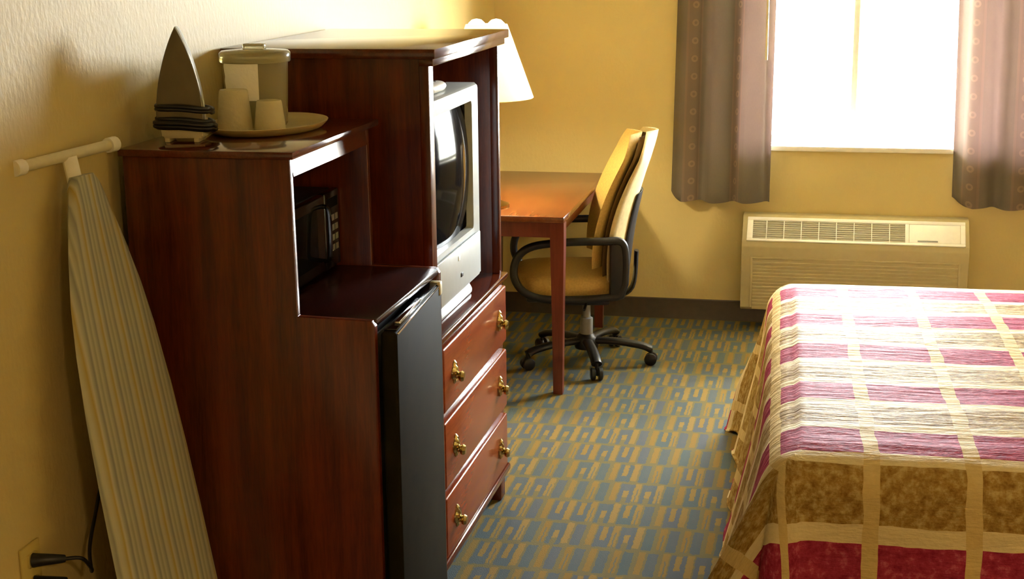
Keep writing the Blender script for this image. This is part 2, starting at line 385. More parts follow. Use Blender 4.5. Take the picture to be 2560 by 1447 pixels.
# ------------------------------------------------------------------ curtains
def curtain(label, xt0, xt1, xb0, xb1, folds, phase, seed, zb=.60, zt=2.22):
    rnd = random.Random(seed)
    t = thing('curtain', label, 'curtain', ((xb0+xb1)/2, -.1, zb), 0, 'window curtains')
    nu, nv = 150, 40; bm = bmesh.new(); uvl = bm.loops.layers.uv.new('UVMap'); grid = []; uvs = {}
    am = [rnd.uniform(.7, 1.2) for _ in range(folds+2)]
    for th in (0, 1):
        g = []
        for j in range(nv+1):
            v = j / nv; z0 = zb + (zt - zb) * v; row = []
            for i in range(nu+1):
                u = i / nu; k = u * folds + phase
                x = (xb0 + (xb1-xb0)*u) * (1-v)**.8 + (xt0 + (xt1-xt0)*u) * (1 - (1-v)**.8)
                amp = .020 * am[int(k) % len(am)] * (1 - .25*v)
                s = math.sin(2*math.pi*k); y = -.10 + amp * (math.copysign(abs(s)**.75, s)) + .01*math.sin(9*u+2*v)
                x += .012 * math.cos(2*math.pi*k) * (1-v*.5)
                y += .055 * max(0, (.16-u)/.16)**1.5
                z = z0 + (1-v)**8 * (.005*math.sin(2*math.pi*k+1) + .035*max(0, (.12-u)/.12))
                vert = bm.verts.new((x, y + th*.003, z)); row.append(vert); uvs[vert] = (u * (xb1-xb0) * 1.3 + .02, z0)
            g.append(row)
        grid.append(g)
    def F(*q):
        f = bm.faces.new(q)
        for l in f.loops: l[uvl].uv = uvs[l.vert]
    for th in (0, 1):
        g = grid[th]
        for j in range(nv):
            for i in range(nu):
                q = (g[j][i], g[j][i+1], g[j+1][i+1], g[j+1][i]); F(*(q if th == 0 else q[::-1]))
    a, b = grid
    for i in range(nu): F(a[0][i+1], a[0][i], b[0][i], b[0][i+1])
    for j in range(nv): F(a[j][0], a[j+1][0], b[j+1][0], b[j][0]); F(a[j+1][nu], a[j][nu], b[j][nu], b[j+1][nu])
    finish('drape', bm, 'curtain', t, angle=80)
    return t
c1 = curtain('taupe curtain with ring bands hanging left of the bright window', .90, 1.345, .868, 1.335, 3, .30, 3)
finish('pull_wand', Tube([(1.302, -.150, 2.15), (1.302, -.150, 1.27)], .006, 8), 'cream', c1)
c2 = curtain('pinkish backlit curtain hanging right of the bright window', 2.12, 2.95, 2.15, 3.0, 5, .1, 8)
rod = tag(finish('curtain_rod', Tube([(.80, -.10, 2.235), (3.06, -.10, 2.235)], .011, 12), 'white'), 'white curtain rod above the window', 'curtain rod')
bm = bmesh.new()
# ------------------------------------------------------------------ wall air conditioner
ac = thing('air_conditioner', 'beige wall air conditioner unit under the window', 'air conditioner', (1.727, -.09, .10))
AX0, AX1 = 1.213, 2.240
prof = [(-.001, .10), (-.165, .10), (-.180, .115), (-.180, .405), (-.172, .430), (-.085, .530), (-.06, .540), (-.001, .540)]
finish('case', Prism(prof, 'x', AX0, AX1, .004), 'ptac', ac)
# the sloping top: direction along the slope
S0 = Vector((0, -.172, .430)); S1 = Vector((0, -.085, .530)); sd = (S1 - S0).normalized(); sn = Vector((0, -sd.z, sd.y)); SL = (S1-S0).length
def slope_box(x0, x1, s0, s1, h0, h1, bev=.002):
    b = Bx(x0, x1, s0, s1, h0, h1, bev)
    mt = Matrix(((1, 0, 0, 0), (0, sd.y, sn.y, S0.y), (0, sd.z, sn.z, S0.z), (0, 0, 0, 1)))
    return xform(b, mt)
bz = bmesh.new()
for q in ((1.235, 2.222, .001, .014), (1.235, 2.222, SL-.020, SL-.002)):
    b = slope_box(q[0], q[1], q[2], q[3], -.001, .007, .002); me_ = bpy.data.meshes.new('t'); b.to_mesh(me_); bz.from_mesh(me_); b.free(); bpy.data.meshes.remove(me_)
for q in ((1.235, 1.262), (1.955, 1.972), (2.200, 2.222)):
    b = slope_box(q[0], q[1], .014, SL-.020, -.001, .007, .002); me_ = bpy.data.meshes.new('t'); b.to_mesh(me_); bz.from_mesh(me_); b.free(); bpy.data.meshes.remove(me_)
fr = finish('grille_bezel', bz, 'ptac_lit', ac)
finish('grille_well', slope_box(1.262, 1.955, .014, SL-.02, -.001, .0008, 0), 'ptac_slat', ac)
nsl = 9
for k in range(nsl):
    s = .018 + (SL - .042) * k / (nsl - 1)
    finish('grille_slat', slope_box(1.263, 1.954, s-.0022, s+.0022, .0005, .005, .0006), 'ptac_slat', ac)
for x in (1.325, 1.405, 1.485, 1.565, 1.645, 1.725, 1.805, 1.885):
    finish('grille_rib', slope_box(x-.002, x+.002, .015, SL-.021, .0008, .0056, .0005), 'ptac_lit', ac)
lid = finish('control_lid', slope_box(1.973, 2.199, .015, SL-.021, .0005, .006, .002), 'ptac_lit', ac)
finish('finger_notch', slope_box(2.01, 2.10, .019, .027, .006, .0072, .0008), 'grey', lid)
bm = bmesh.new()
for q in ((1.262, 2.200, .348, .358), ):
    bm_box(bm, q[0], q[1], -.184, -.1795, q[2], q[3], .0015)
bm_box(bm, 1.255, 1.266, -.184, -.1795, .115, .358, .0015); bm_box(bm, 2.196, 2.207, -.184, -.1795, .115, .358, .0015)
finish('front_panel_rim', bm, 'ptac', ac)
for k in range(14):
    z = .335 - k * .0165
    finish('front_louvre', Prism([(-.1795, z-.0125), (-.1795, z), (-.1835, z-.003), (-.1825, z-.0125)], 'x', 1.268, 2.194), 'ptac', ac)

# ------------------------------------------------------------------ desk
dk = thing('writing_desk', 'reddish wooden writing desk against the left wall', 'desk', (.30, -.777, 0))
finish('desktop', Bx(.014, .578, -1.358, -.196, .715, .741, .006), 'desk', dk)
finish('apron', Bx(.05, .53, -1.325, -1.305, .650, .7155), 'deskleg', dk); finish('apron', Bx(.05, .53, -.245, -.225, .650, .7155), 'deskleg', dk)
finish('apron', Bx(.045, .065, -1.29, -.26, .650, .7155), 'deskleg', dk)
finish('drawer_front', Bx(.532, .550, -1.285, -.265, .655, .7155, .003), 'deskleg', dk)
for sx in (0, 1):
    for sy in (0, 1):
        x = .548 if sx else .05; y = -1.322 if sy == 0 else -.232
        bm = bmesh.new(); rg = []
        for z, h in ((0, .019), (.35, .023), (.65, .028), (.7152, .028)): rg.append([(x-h, y-h, z), (x+h, y-h, z), (x+h, y+h, z), (x-h, y+h, z)])
        bm_loft(bm, rg); finish('leg', bm, 'deskleg', dk, angle=30)

# ------------------------------------------------------------------ table lamp on the desk
lp = thing('table_lamp', 'lit table lamp with white cone shade behind the tall cabinet', 'lamp', (.228, -1.16, .7415))
LX, LY = .228, -1.16
finish('base', Lathe([(0, .7415), (.085, .7415), (.085, .752), (.05, .765), (.02, .79), (.03, .83), (.045, .88), (.03, .95), (.014, 1.0), (.014, 1.14), (0, 1.14)], LX, LY), 'lampbase', lp)
bm = bmesh.new()
prof = [(.188, 1.190), (.185, 1.188), (.0815, 1.482), (.0845, 1.484)]
bm_lathe(bm, prof + [prof[0]], LX, LY, 56); shade = finish('lamp_shade', bm, 'shade', lp, angle=60)
for s in (-1, 1):
    finish('bulb', Lathe([(0, 1.36), (.013, 1.362), (.014, 1.39), (.026, 1.41), (.036, 1.442), (.0385, 1.466), (.033, 1.489), (.019, 1.502), (0, 1.506)], LX + s*.0405, LY, 24), 'bulb', lp)
finish('harp', Tube([(LX, LY, 1.13), (LX, LY, 1.40)], .008, 10), 'lampbase', lp)
finish('socket_bar', Tube([(LX-.045, LY, 1.375), (LX+.045, LY, 1.375)], .013, 10), 'lampbase', lp)
ll = bpy.data.lights.new('lamp_glow', 'POINT'); ll.energy = 21; ll.color = (1, .82, .54); ll.shadow_soft_size = .04
llo = bpy.data.objects.new('lamp_glow', ll); C.objects.link(llo); llo.parent = lp; llo.location = (.0, .0, .52)

# ------------------------------------------------------------------ office chair (local: faces -x)
ch = thing('office_chair', 'tan upholstered office chair with black arms at the desk', 'chair', (.585, -.84, 0), R(12))
LPX = {'seat', 'seat_pan', 'backrest', 'back_core', 'back_cover', 'back_shell', 'back_bracket', 'armrest', 'arm_bracket'}
def LP(name, bm, mat, par=None, angle=40):
    if name in LPX: bmesh.ops.translate(bm, verts=bm.verts, vec=(-.045, 0, .012 if name.startswith('arm') else 0))
    return finish(name, bm, mat, par or ch, local=True, angle=angle)
# seat cushion
bm = bmesh.new(); rg = []
for z, s in ((.345, .93), (.355, .99), (.385, 1.0), (.41, .985), (.425, .94), (.432, .80), (.434, .4)):
    r_ = []
    for k in range(40):
        a = 2*math.pi*k/40; c_, s_ = math.cos(a), math.sin(a); p = .5
        r_.append((-.03 + s*.235*math.copysign(abs(c_)**p, c_), s*.235*math.copysign(abs(s_)**p, s_), z))
    rg.append(r_)
bm_loft(bm, rg); LP('seat', bm, 'chair_fabric', angle=60)
LP('seat_pan', Bx(-.22, .16, -.19, .19, .315, .346, .012), 'black')
LP('mechanism', Bx(-.10, .10, -.07, .07, .27, .316, .012), 'black')
LP('gas_column', Lathe([(0, .10), (.028, .10), (.028, .20), (.018, .205), (.018, .275), (0, .275)], 0, 0, 20), 'grey')
LP('height_lever', Tube([(0, -.06, .29), (-.02, -.2, .285)], .006, 8), 'black')
# backrest: concave, leaning back
def back_pt(v, u, d, grow=0):     # v 0..1 up, u -1..1 across, d depth offset (positive = outward/back)
    z = .36 + .665 * v
    hw = (.215 + .02*math.sin(math.pi*v)) * (1 - max(0, (v-.80)/.20)**2.4 * .62) * (1 - max(0, (.12-v)/.12)**2 * .35) + grow
    lean = .155 + .150*v - .035*math.sin(math.pi*v)
    x = lean - .085*abs(u)**2 * (.6 + .4*math.sin(math.pi*min(1, v+.15))) + d
    return (x, u*hw, z)
def back_mesh(d0, d1, v0=0, v1=1, us=1.0, grow=0, puff=.018):
    bm = bmesh.new(); nv, nu = 26, 18; A = []
    for j in range(nv+1):
        v = v0 + (v1-v0)*j/nv; fr_, bk = [], []
        ed = min(1, math.sin(math.pi*(j+.35)/(nv+.7))**.35)
        for i in range(nu+1):
            u = -1 + 2*i/nu; pf = puff*(1-abs(u)**4)*ed
            mid = (d0+d1)/2; hf = (d1-d0)/2*(max(.25, (1-abs(u)**6)))*max(.3, ed)
            fr_.append(back_pt(v, u*us, mid-hf-pf, grow)); bk.append(back_pt(v, u*us, mid+hf, grow))
        A.append(fr_ + bk[::-1])
    bm_loft(bm, A); return bm
LP('backrest', back_mesh(-.042, -.008, .16, .985), 'chair_fabric', angle=70)
LP('back_core', back_mesh(-.010, .022, .06, .97, .90, 0, 0), 'chair_gap', angle=70)
LP('back_cover', back_mesh(.018, .060, 0, 1, 1, .004, 0), 'chair_cream', angle=70)
LP('back_shell', back_mesh(.061, .076, .10, .62, .62, 0, 0), 'black', angle=70)
LP('back_bracket', Tube([(.02, 0, .30), (.16, 0, .295), (.245, 0, .34), (.262, 0, .50)], (.03, .010), 12, 5, flat=(0, 0, 1)), 'black')
for s in (-1, 1):
    y = s*.262
    LP('armrest', Tube([(.175, y, .345), (.05, y, .335), (-.13, y, .335), (-.225, y, .365), (-.270, y, .435), (-.255, y, .515), (-.19, y, .562), (-.05, y, .578), (.10, y, .580), (.178, y, .575), (.195, y, .50), (.192, y, .40), (.175, y, .345)][:-1], .017, 12, 6, closed=True), 'black', angle=60)
    LP('arm_bracket', Bx(.130, .192, min(y-.011, y-s*.05), max(y+.011, y-s*.05), .335, .572, .010), 'black')
LP('hub', Lathe([(0, .065), (.05, .065), (.055, .08), (.045, .115), (.03, .13), (0, .13)], 0, 0, 24), 'black')
for k in range(5):
    a = R(-12 + 72*k); ca, sa = math.cos(a), math.sin(a)
    LP('base_arm', Tube([(.03*ca, .03*sa, .10), (.15*ca, .15*sa, .098), (.245*ca, .245*sa, .085), (.285*ca, .285*sa, .07)], (.024, .016), 10, 4, flat=(0, 0, 1)), 'black', angle=60)
    bm = bmesh.new()
    for off in (-.016, .016):
        b = Lathe([(0, -.010), (.022, -.010), (.027, -.006), (.027, .006), (.022, .010), (0, .010)], 0, 0, 20)
        xform(b, Matrix.Translation((.285*ca - off*sa, .285*sa + off*ca, .0275)) @ Matrix.Rotation(a, 4, 'Z') @ Matrix.Rotation(R(90), 4, 'X'))
        me_ = bpy.data.meshes.new('t'); b.to_mesh(me_); bm.from_mesh(me_); b.free(); bpy.data.meshes.remove(me_)
    bm_tube(bm, [(.285*ca, .285*sa, .02), (.285*ca, .285*sa, .075)], .008, 8)
    LP('caster', bm, 'black')

# ------------------------------------------------------------------ television cabinet
AY0, AY1 = -3.311, -2.473
ar = thing('television_cabinet', 'tall cherry wood television cabinet with three drawers', 'cabinet', (.30, (AY0+AY1)/2, 0))
finish('side_panel', Bx(.022, .547, AY0, AY0+.024, 0, 1.513), 'cherry', ar)
finish('side_panel', Bx(.022, .547, AY1-.024, AY1, 0, 1.513), 'cherry', ar)
finish('back_panel', Bx(.022, .034, AY0+.024, AY1-.024, .05, 1.513), 'dark_inner', ar)
finish('top', Bx(.012, .598, AY0-.03, AY1+.03, 1.513, 1.539, .003), 'cherry_h', ar)
finish('crown_rail', Bx(.550, .588, AY0-.012, AY1+.012, 1.494, 1.5135, .002), 'cherry_h', ar)
finish('stile', Bx(.547, .572, AY0, AY0+.048, .765, 1.513, .002), 'cherry', ar)
finish('stile', Bx(.547, .572, AY1-.024, AY1, .765, 1.513, .002), 'cherry', ar)
finish('shelf', Bx(.034, .592, AY0-.006, AY1+.006, .745, .7655, .005, 3), 'cherry_h', ar)
finish('drawer_case', Bx(.034, .5725, AY0-.001, AY1+.001, .095, .7455), 'cherry', ar)
finish('base_moulding', Bx(.03, .594, AY0-.010, AY1+.010, .088, .114, .009, 3), 'cherry_h', ar)
for y in (AY0+.03, AY1-.03): finish('foot', Bx(.50, .575, y-.03, y+.03, 0, .09, .004), 'cherry', ar)
finish('plinth', Bx(.05, .53, AY0+.02, AY1-.02, 0, .09), 'dark_inner', ar)
def pull(y, z, par):
    bm = bmesh.new(); x = .590
    b = bmesh.new()
    n = 48; A = []
    for rr, xx in ((1.0, 0), (1.0, .003), (.8, .008), (.62, .006), (.42, .011), (.2, .013)):
        A.append([(x+xx, y + rr*(.021+.009*abs(math.cos(2*math.pi*k/n*2)))*math.cos(2*math.pi*k/n), z + rr*(.025+.009*abs(math.cos(2*math.pi*k/n*2)))*math.sin(2*math.pi*k/n)) for k in range(n)])
    bm_loft(bm, A); p = finish('pull', bm, 'brass', par, angle=30)
    b = Lathe([(0, 0), (.008, 0), (.007, .008), (.013, .012), (.016, .019), (.012, .026), (0, .028)], 0, 0, 20)
    xform(b, Matrix.Translation((x+.004, y, z-.012)) @ Matrix.Rotation(R(90), 4, 'Y'))
    return p, b
for z0, z1 in ((.543, .728), (.322, .516), (.118, .297)):
    d = finish('drawer', Bx(.560, .5905, AY0+.022, AY1-.022, z0, z1, .007, 3), 'drawer', ar)
    for y in (-3.180, -2.602):
        p, b = pull(y, (z0+z1)/2 - .0, d)
        me_ = bpy.data.meshes.new('t'); b.to_mesh(me_); b.free()
        bm = bmesh.new(); bm.from_mesh(p.data); 
        bb = bmesh.new(); bb.from_mesh(me_); bmesh.ops.translate(bb, verts=bb.verts, vec=-WL[p.name]); bb.to_mesh(me_); bb.free()
        bm.from_mesh(me_); bm.to_mesh(p.data); bm.free(); bpy.data.meshes.remove(me_)
        for q in p.data.polygons: q.use_smooth = True
        p.data.set_sharp_from_angle(angle=R(30))

# ------------------------------------------------------------------ television
tv = thing('television', 'silver tube television inside the tall cabinet', 'television', (.36, -3.0, .766))
TY0, TY1, TZ0, TZ1 = -3.262, -2.722, .812, 1.400
sy0, sy1, sz0, sz1 = -3.215, -2.782, .972, 1.346
bm = bmesh.new()
def rr_rect(y0, y1, z0, z1, r, x, n=5):
    out = []
    for cyy, czz, a0 in ((y1-r, z1-r, 0), (y0+r, z1-r, 90), (y0+r, z0+r, 180), (y1-r, z0+r, 270)):
        for k in range(n+1):
            a = R(a0 + 90*k/n); out.append((x, cyy + r*math.cos(a), czz + r*math.sin(a)))
    return out
bm_loft(bm, [rr_rect(sy0, sy1, sz0, sz1, .012, .535), rr_rect(sy0-.004, sy1+.004, sz0-.004, sz1+.004, .014, .556), rr_rect(TY0+.006, TY1-.006, TZ0+.006, TZ1-.006, .016, .562),
             rr_rect(TY0, TY1, TZ0, TZ1, .018, .554), rr_rect(TY0, TY1, TZ0, TZ1, .018, .47)], cap=False)
finish('bezel', bm, 'silver', tv, angle=40)
bm = bmesh.new(); cyy, czz = (TY0+TY1)/2, (TZ0+TZ1)/2
def sc_rect(s, sz, x, r=.03, dz=0): return rr_rect(cyy-(TY1-TY0)/2*s, cyy+(TY1-TY0)/2*s, czz-(TZ1-TZ0)/2*sz+dz, czz+(TZ1-TZ0)/2*sz+dz, r, x)
bm_loft(bm, [sc_rect(.99, .99, .4702), sc_rect(.96, .97, .42), sc_rect(.80, .80, .30, .04), sc_rect(.66, .62, .14, .05), sc_rect(.60, .55, .12, .05)])
finish('rear_case', bm, 'grey', tv, angle=40)
bm = bmesh.new(); ns = 14; G = []
for j in range(ns+1):
    G.append([])
    for i in range(ns+1):
        u, v = i/ns*2-1, j/ns*2-1
        G[-1].append(bm.verts.new((.561 - .016*u*u - .020*v*v, (sy0+sy1)/2+u*(sy1-sy0)/2, (sz0+sz1)/2+v*(sz1-sz0)/2)))
for j in range(ns):
    for i in range(ns): bm.faces.new((G[j][i], G[j][i+1], G[j+1][i+1], G[j+1][i]))
finish('screen', bm, 'screen', tv, angle=80)
sg = finish('speaker_panel', Bx(.560, .566, TY0+.012, TY1-.012, TZ0+.012, .952, .003), 'silver', tv)
finish('badge', Bx(.566, .5672, -3.012, -2.992, .915, .929, .0004), 'white', sg)
finish('power_button', Bx(.566, .5685, -2.985, -2.965, .862, .874, .001), 'black', sg)
finish('stand', Prism([(.20, .766), (.545, .766), (.548, .78), (.53, .8125), (.22, .8125)], 'y', TY0+.05, TY1-.05, .005), 'silver', tv)
rm = thing('remote_control', 'small white rounded remote on top of the television', 'remote', (.52, -3.07, 1.4005))
bm = bmesh.new(); bm_loft(bm, [[(.522 + s*.024*math.cos(2*math.pi*k/20), y, 1.4165 + s*.0155*math.sin(2*math.pi*k/20)) for k in range(20)] for y, s in ((-3.175, .55), (-3.168, .85), (-3.15, 1), (-3.035, 1), (-3.018, .85), (-3.012, .5))])
finish('body', bm, 'white', rm, angle=60)
for k in range(3): finish('button', Lathe([(0, 1.4315), (.005, 1.4315), (.005, 1.4335), (0, 1.4335)], .522, -3.12+k*.025, 12), 'grey', rm)

# ------------------------------------------------------------------ refrigerator cabinet with microwave bay
HY0, HY1 = -3.977, -3.402
hu = thing('refrigerator_cabinet', 'shorter cherry wood cabinet with stepped side holding microwave and refrigerator', 'cabinet', (.30, -3.69, 0))
side = [(.038, 0), (.618, 0), (.618, .972), (.610, .985), (.437, .988), (.434, 1.343), (.038, 1.343)]
finish('side_panel', Prism(side, 'y', HY0, HY0+.02, .0015), 'cherry', hu)
finish('side_panel', Prism(side, 'y', HY1-.02, HY1, .0015), 'cherry', hu)
finish('top', Bx(.030, .446, HY0-.008, -3.350, 1.3435, 1.3605, .003), 'cherry_h', hu)
finish('header', Prism([(.412, 1.303), (.4360, 1.303), (.4315, 1.3435), (.412, 1.3435)], 'y', HY0+.0202, HY1-.0202), 'cherry_h', hu)
finish('back_panel', Bx(.040, .052, HY0+.02, HY1-.02, .06, 1.3435), 'dark_inner', hu)
finish('counter', Bx(.052, .617, HY0+.0202, HY1-.0202, .968, .986, .004), 'counter', hu)
finish('floor_board', Bx(.052, .60, HY0+.02, HY1-.02, .045, .063), 'cherry_h', hu)
finish('toe_kick', Bx(.54, .56, HY0+.02, HY1-.02, 0, .045), 'dark_inner', hu)
# microwave
mw = thing('microwave_oven', 'black microwave oven in the open bay of the shorter cabinet', 'microwave', (.25, -3.69, .986))
MY0, MY1 = HY0+.026, HY1-.026
finish('body', Bx(.075, .335, MY0, MY1, .994, 1.192, .006), 'black', mw)
dr = finish('door', Bx(.3355, .358, MY0, MY1-.115, .994, 1.192, .007, 3), 'black_gloss', mw)
finish('door_window', Bx(.358, .3592, MY0+.05, MY1-.175, 1.025, 1.165, .0005), 'screen', dr)
finish('handle', Tube([(.358, MY1-.135, 1.025), (.375, MY1-.135, 1.04), (.375, MY1-.135, 1.15), (.358, MY1-.135, 1.165)], .006, 8, 4), 'black_gloss', dr)
cp = finish('control_panel', Bx(.3355, .357, MY1-.113, MY1, .994, 1.192, .005), 'black_gloss', mw)
finish('display', Bx(.357, .3578, MY1-.095, MY1-.018, 1.150, 1.175), 'screen', cp)
for r_ in range(4):
    for c_ in range(3): finish('key', Bx(.357, .3582, MY1-.093+c_*.027, MY1-.073+c_*.027, 1.115-r_*.026, 1.131-r_*.026, .0004), 'grey', cp)
for x in (.11, .30):
    for y in (MY0+.04, MY1-.04): finish('foot', Lathe([(0, .986), (.012, .986), (.012, .9945), (0, .9945)], x, y, 12), 'black', mw)
# refrigerator
fg = thing('refrigerator', 'small black refrigerator inside the shorter cabinet with door slightly ajar', 'refrigerator', (.33, -3.69, .063))
finish('body', Bx(.09, .588, HY0+.028, HY1-.028, .072, .952, .006), 'black', fg)
for x in (.13, .55):
    for y in (HY0+.06, HY1-.06): finish('foot', Lathe([(0, .063), (.014, .063), (.014, .0725), (0, .0725)], x, y, 12), 'black', fg)
HG = Vector((.592, -3.448, 0)); ang = R(3.6)
def door_bm(bm): return xform(bm, Matrix.Translation(HG) @ Matrix.Rotation(ang, 4, 'Z'))   # local: door runs along -y from the hinge, front +x
DWD = .512
dr = finish('door', door_bm(Bx(0, .038, -DWD, 0, .082, .955, .008, 3)), 'fridge', fg)
finish('top_trim', door_bm(Bx(.004, .034, -DWD+.02, -.02, .955, .959, .0015)), 'black_gloss', dr)
finish('handle', door_bm(Bx(.018, .033, -DWD+.06, -.22, .9588, .966, .003)), 'chrome', dr)
finish('edge_strip', door_bm(Bx(.0345, .0395, -DWD+.012, -.012, .9475, .9525, .0015)), 'chrome', dr)
finish('hinge_cap', door_bm(Bx(.012, .042, -.030, -.004, .925, .9605, .004)), 'cream', dr)
finish('gasket', Bx(.588, .5925, HY0+.045, HY1-.05, .10, .93), 'grey', fg)

# ------------------------------------------------------------------ things on the shorter cabinet
TT = 1.3607
tray = tag(finish('serving_tray', Lathe([(0, TT), (.118, TT), (.130, TT+.005), (.141, TT+.016), (.143, TT+.020), (.139, TT+.021), (.127, TT+.010), (.122, TT+.006), (0, TT+.006)], .238, -3.60, 56, 1.0, 1.38), 'tray', angle=60),
           'oval tan plastic tray on the shorter cabinet', 'tray')
BZ = TT + .0065; bx, by = .203, -3.572
bk = thing('ice_bucket', 'tan see-through plastic ice bucket with lid on the tray', 'ice bucket', (bx, by, BZ))
finish('pail', Lathe([(0, BZ), (.070, BZ), (.074, BZ+.006), (.081, BZ+.168), (.078, BZ+.168), (.071, BZ+.010), (0, BZ+.006)], bx, by, 48), 'bucket', bk, angle=50)
lidz = BZ+.1685
ld = finish('lid', Lathe([(0, lidz), (.085, lidz-.012), (.087, lidz-.010), (.087, lidz+.010), (.082, lidz+.015), (.02, lidz+.020), (0, lidz+.020)][1:], bx, by, 48), 'bucket', bk, angle=50)
finish('lid_knob', Bx(bx-.028, bx+.028, by-.012, by+.012, lidz+.0185, lidz+.032, .004), 'bucket', ld)
bm = bmesh.new(); A = []
for j in range(9):
    z = BZ+.068 + .092*j/8; rr = .0748 + .007*(z-BZ-.006)/.162 + .0012; row = []
    for i in range(13):
        a = R(-132 + 68*i/12); q = rr + .0008*math.sin(3*i+j*2.1)
        row.append((bx+q*math.cos(a), by+q*math.sin(a), z))
    row2 = [(bx+(p[0]-bx)*1.02, by+(p[1]-by)*1.02, p[2]) for p in row]
    A.append(row + row2[::-1])
bm_loft(bm, A); finish('liner_bag', bm, 'liner', bk, angle=50)
for k, (x, y, lab) in enumerate(((.194, -3.696, 'plastic-wrapped cup upside down on the tray beside the iron'), (.281, -3.690, 'plastic-wrapped cup upside down on the tray right of another cup'))):
    cu_ = thing('wrapped_cup', lab, 'cup', (x, y, BZ), 0, 'wrapped cups on the tray')
    hh, q = (.100, 1.07) if k == 0 else (.075, .95)
    finish('cup_body', Lathe([(.040, BZ), (.0405, BZ+.003), (.032, BZ+hh-.004), (.030, BZ+hh), (0, BZ+hh)], x, y, 32, q, q), 'cup', cu_, angle=50)
    finish('rim', Lathe([(.039, BZ), (.042, BZ), (.0425, BZ+.003), (.041, BZ+.006), (.039, BZ+.004), (.039, BZ)], x, y, 32, q, q), 'cup', cu_, angle=50)
# clothes iron standing on its heel (local: soleplate faces -y)
ir = thing('clothes_iron', 'clothes iron standing on its heel with black cord wrapped around', 'iron', (.132, -3.865, TT), R(9))
def sole(s, y, zoff=0, n=15, z0=.052, H=.212, W=.055):
    pts = []
    for i in range(n+1):
        t = i/n; pts.append((s*W*(1-t**1.9)**.95*(1-.0*t), y, z0 + H*t*(.985 if s < 1 else 1) + zoff))
    L_ = [(p[0], p[1], p[2]) for p in pts]; Rr = [(-p[0], p[1], p[2]) for p in pts[:-1]]
    return L_ + Rr[::-1]
def IP(name, bm, mat, angle=40): return finish(name, bm, mat, ir, local=True, angle=angle)
bm = bmesh.new(); bm_loft(bm, [sole(.97, -.004), sole(1, -.002), sole(1, .006)]); IP('soleplate', bm, 'iron_sole')
bm = bmesh.new(); bm_loft(bm, [sole(1.0, .0065), sole(1.0, .018), sole(.93, .034), sole(.70, .048, 0, 15, .055, .185)]); IP('housing', bm, 'silver')
IP('handle', Tube([(0, .040, .185), (0, .070, .190), (0, .092, .165), (0, .098, .12), (0, .092, .055), (0, .06, .035)], .016, 12, 5), 'cream')
IP('steam_dial', Lathe([(0, 0), (.014, 0), (.012, .008), (0, .009)], 0, .0, 18) and xform(Lathe([(0, 0), (.016, 0), (.013, .009), (0, .010)], 0, 0, 18), Matrix.Translation((0, .047, .15)) @ Matrix.Rotation(R(-90), 4, 'X')), 'black')
bm = bmesh.new(); bm_loft(bm, [[(-.045, 0, .010), (.050, 0, .010), (.052, 0, .056), (-.052, 0, .056)], [(-.045, .07, .010), (.050, .07, .010), (.046, .07, .056), (-.046, .07, .056)]]); 
bmesh.ops.bevel(bm, geom=bm.edges[:], offset=.004, segments=2, affect='EDGES'); IP('heel', bm, 'cream')
for x in (-.034, .034): IP('heel_foot', Bx(x-.006, x+.006, .002, .06, 0, .0105, .002), 'cream')
rnd = random.Random(4)
for k, zc in enumerate((.040, .047, .054, .060, .043, .051, .082, .089)):
    g = .005*(k in (4, 5)); pts = []
    for i in range(28):
        a = 2*math.pi*i/28; tl = -.010*math.sin(a*.5+.3) + (-.014 if math.cos(a) > 0 else .004)*abs(math.cos(a))
        rx_, ry_ = .061+g, .047+g
        pts.append((rx_*math.copysign(abs(math.cos(a))**.6, math.cos(a)) + .004*(math.cos(a) > .5), .034 + ry_*math.copysign(abs(math.sin(a))**.7, math.sin(a)), zc + tl))
    IP('cord_turn', Tube(pts, .0046, 7, closed=True), 'black', angle=70)

# ------------------------------------------------------------------ ironing board leaning on the left wall
ib = thing('ironing_board', 'striped ironing board leaning upright against the left wall', 'ironing board', (.25, -4.2, 0))
O = Vector((.055, -4.2, 1.335)); dd = Vector((.153, 0, -1)).normalized(); ww = Vector((.17, .985, 0)); ww = (ww - dd*ww.dot(dd)).normalized(); nn = ww.cross(dd).normalized()
if nn.x < 0: nn = -nn
LEN = 1.335 / -dd.z - .045
prof = [(0, .030), (.02, .046), (.06, .062), (.16, .096), (.26, .122), (.36, .138), (.5, .152), (.65, .160), (.8, .165), (1.0, .168), (1.2, .168), (LEN-.03, .166), (LEN-.008, .158), (LEN, .145)]
bm = bmesh.new(); uvl = bm.loops.layers.uv.new('UVMap'); uvd = {}; rows = []
for l, hw in prof:
    row = []; NW = 14
    for i in range(NW+1):
        t = -1 + 2*i/NW; th = .016*(1-abs(t)**6)**.5
        row.append((l, t*hw*(1.0), th))
    for i in range(NW-1, 0, -1):
        t = -1 + 2*i/NW; row.append((l, t*hw*.97, -.012))
    vr = []
    for (l_, w_, h_) in row:
        v = bm.verts.new(O + dd*l_ + ww*w_ + nn*h_); uvd[v] = (w_ * (.168/max(hw, .06))**.35, l_); vr.append(v)
    rows.append(vr)
def FU(q):
    f = bm.faces.new(q)
    for l in f.loops: l[uvl].uv = uvd[l.vert]
for a, b in zip(rows, rows[1:]):
    n = len(a)
    for k in range(n): FU((a[k], a[(k+1) % n], b[(k+1) % n], b[k]))
FU(rows[0][::-1]); FU(rows[-1]); bmesh.ops.recalc_face_normals(bm, faces=bm.faces)
finish('padded_top', bm, 'board', ib, angle=60)
T0 = O - dd*.045 - nn*.02
finish('foot_bar', Tube([T0 - ww*.168 - nn*.004, T0 + ww*.155 + nn*.0], .012, 14), 'cream', ib)
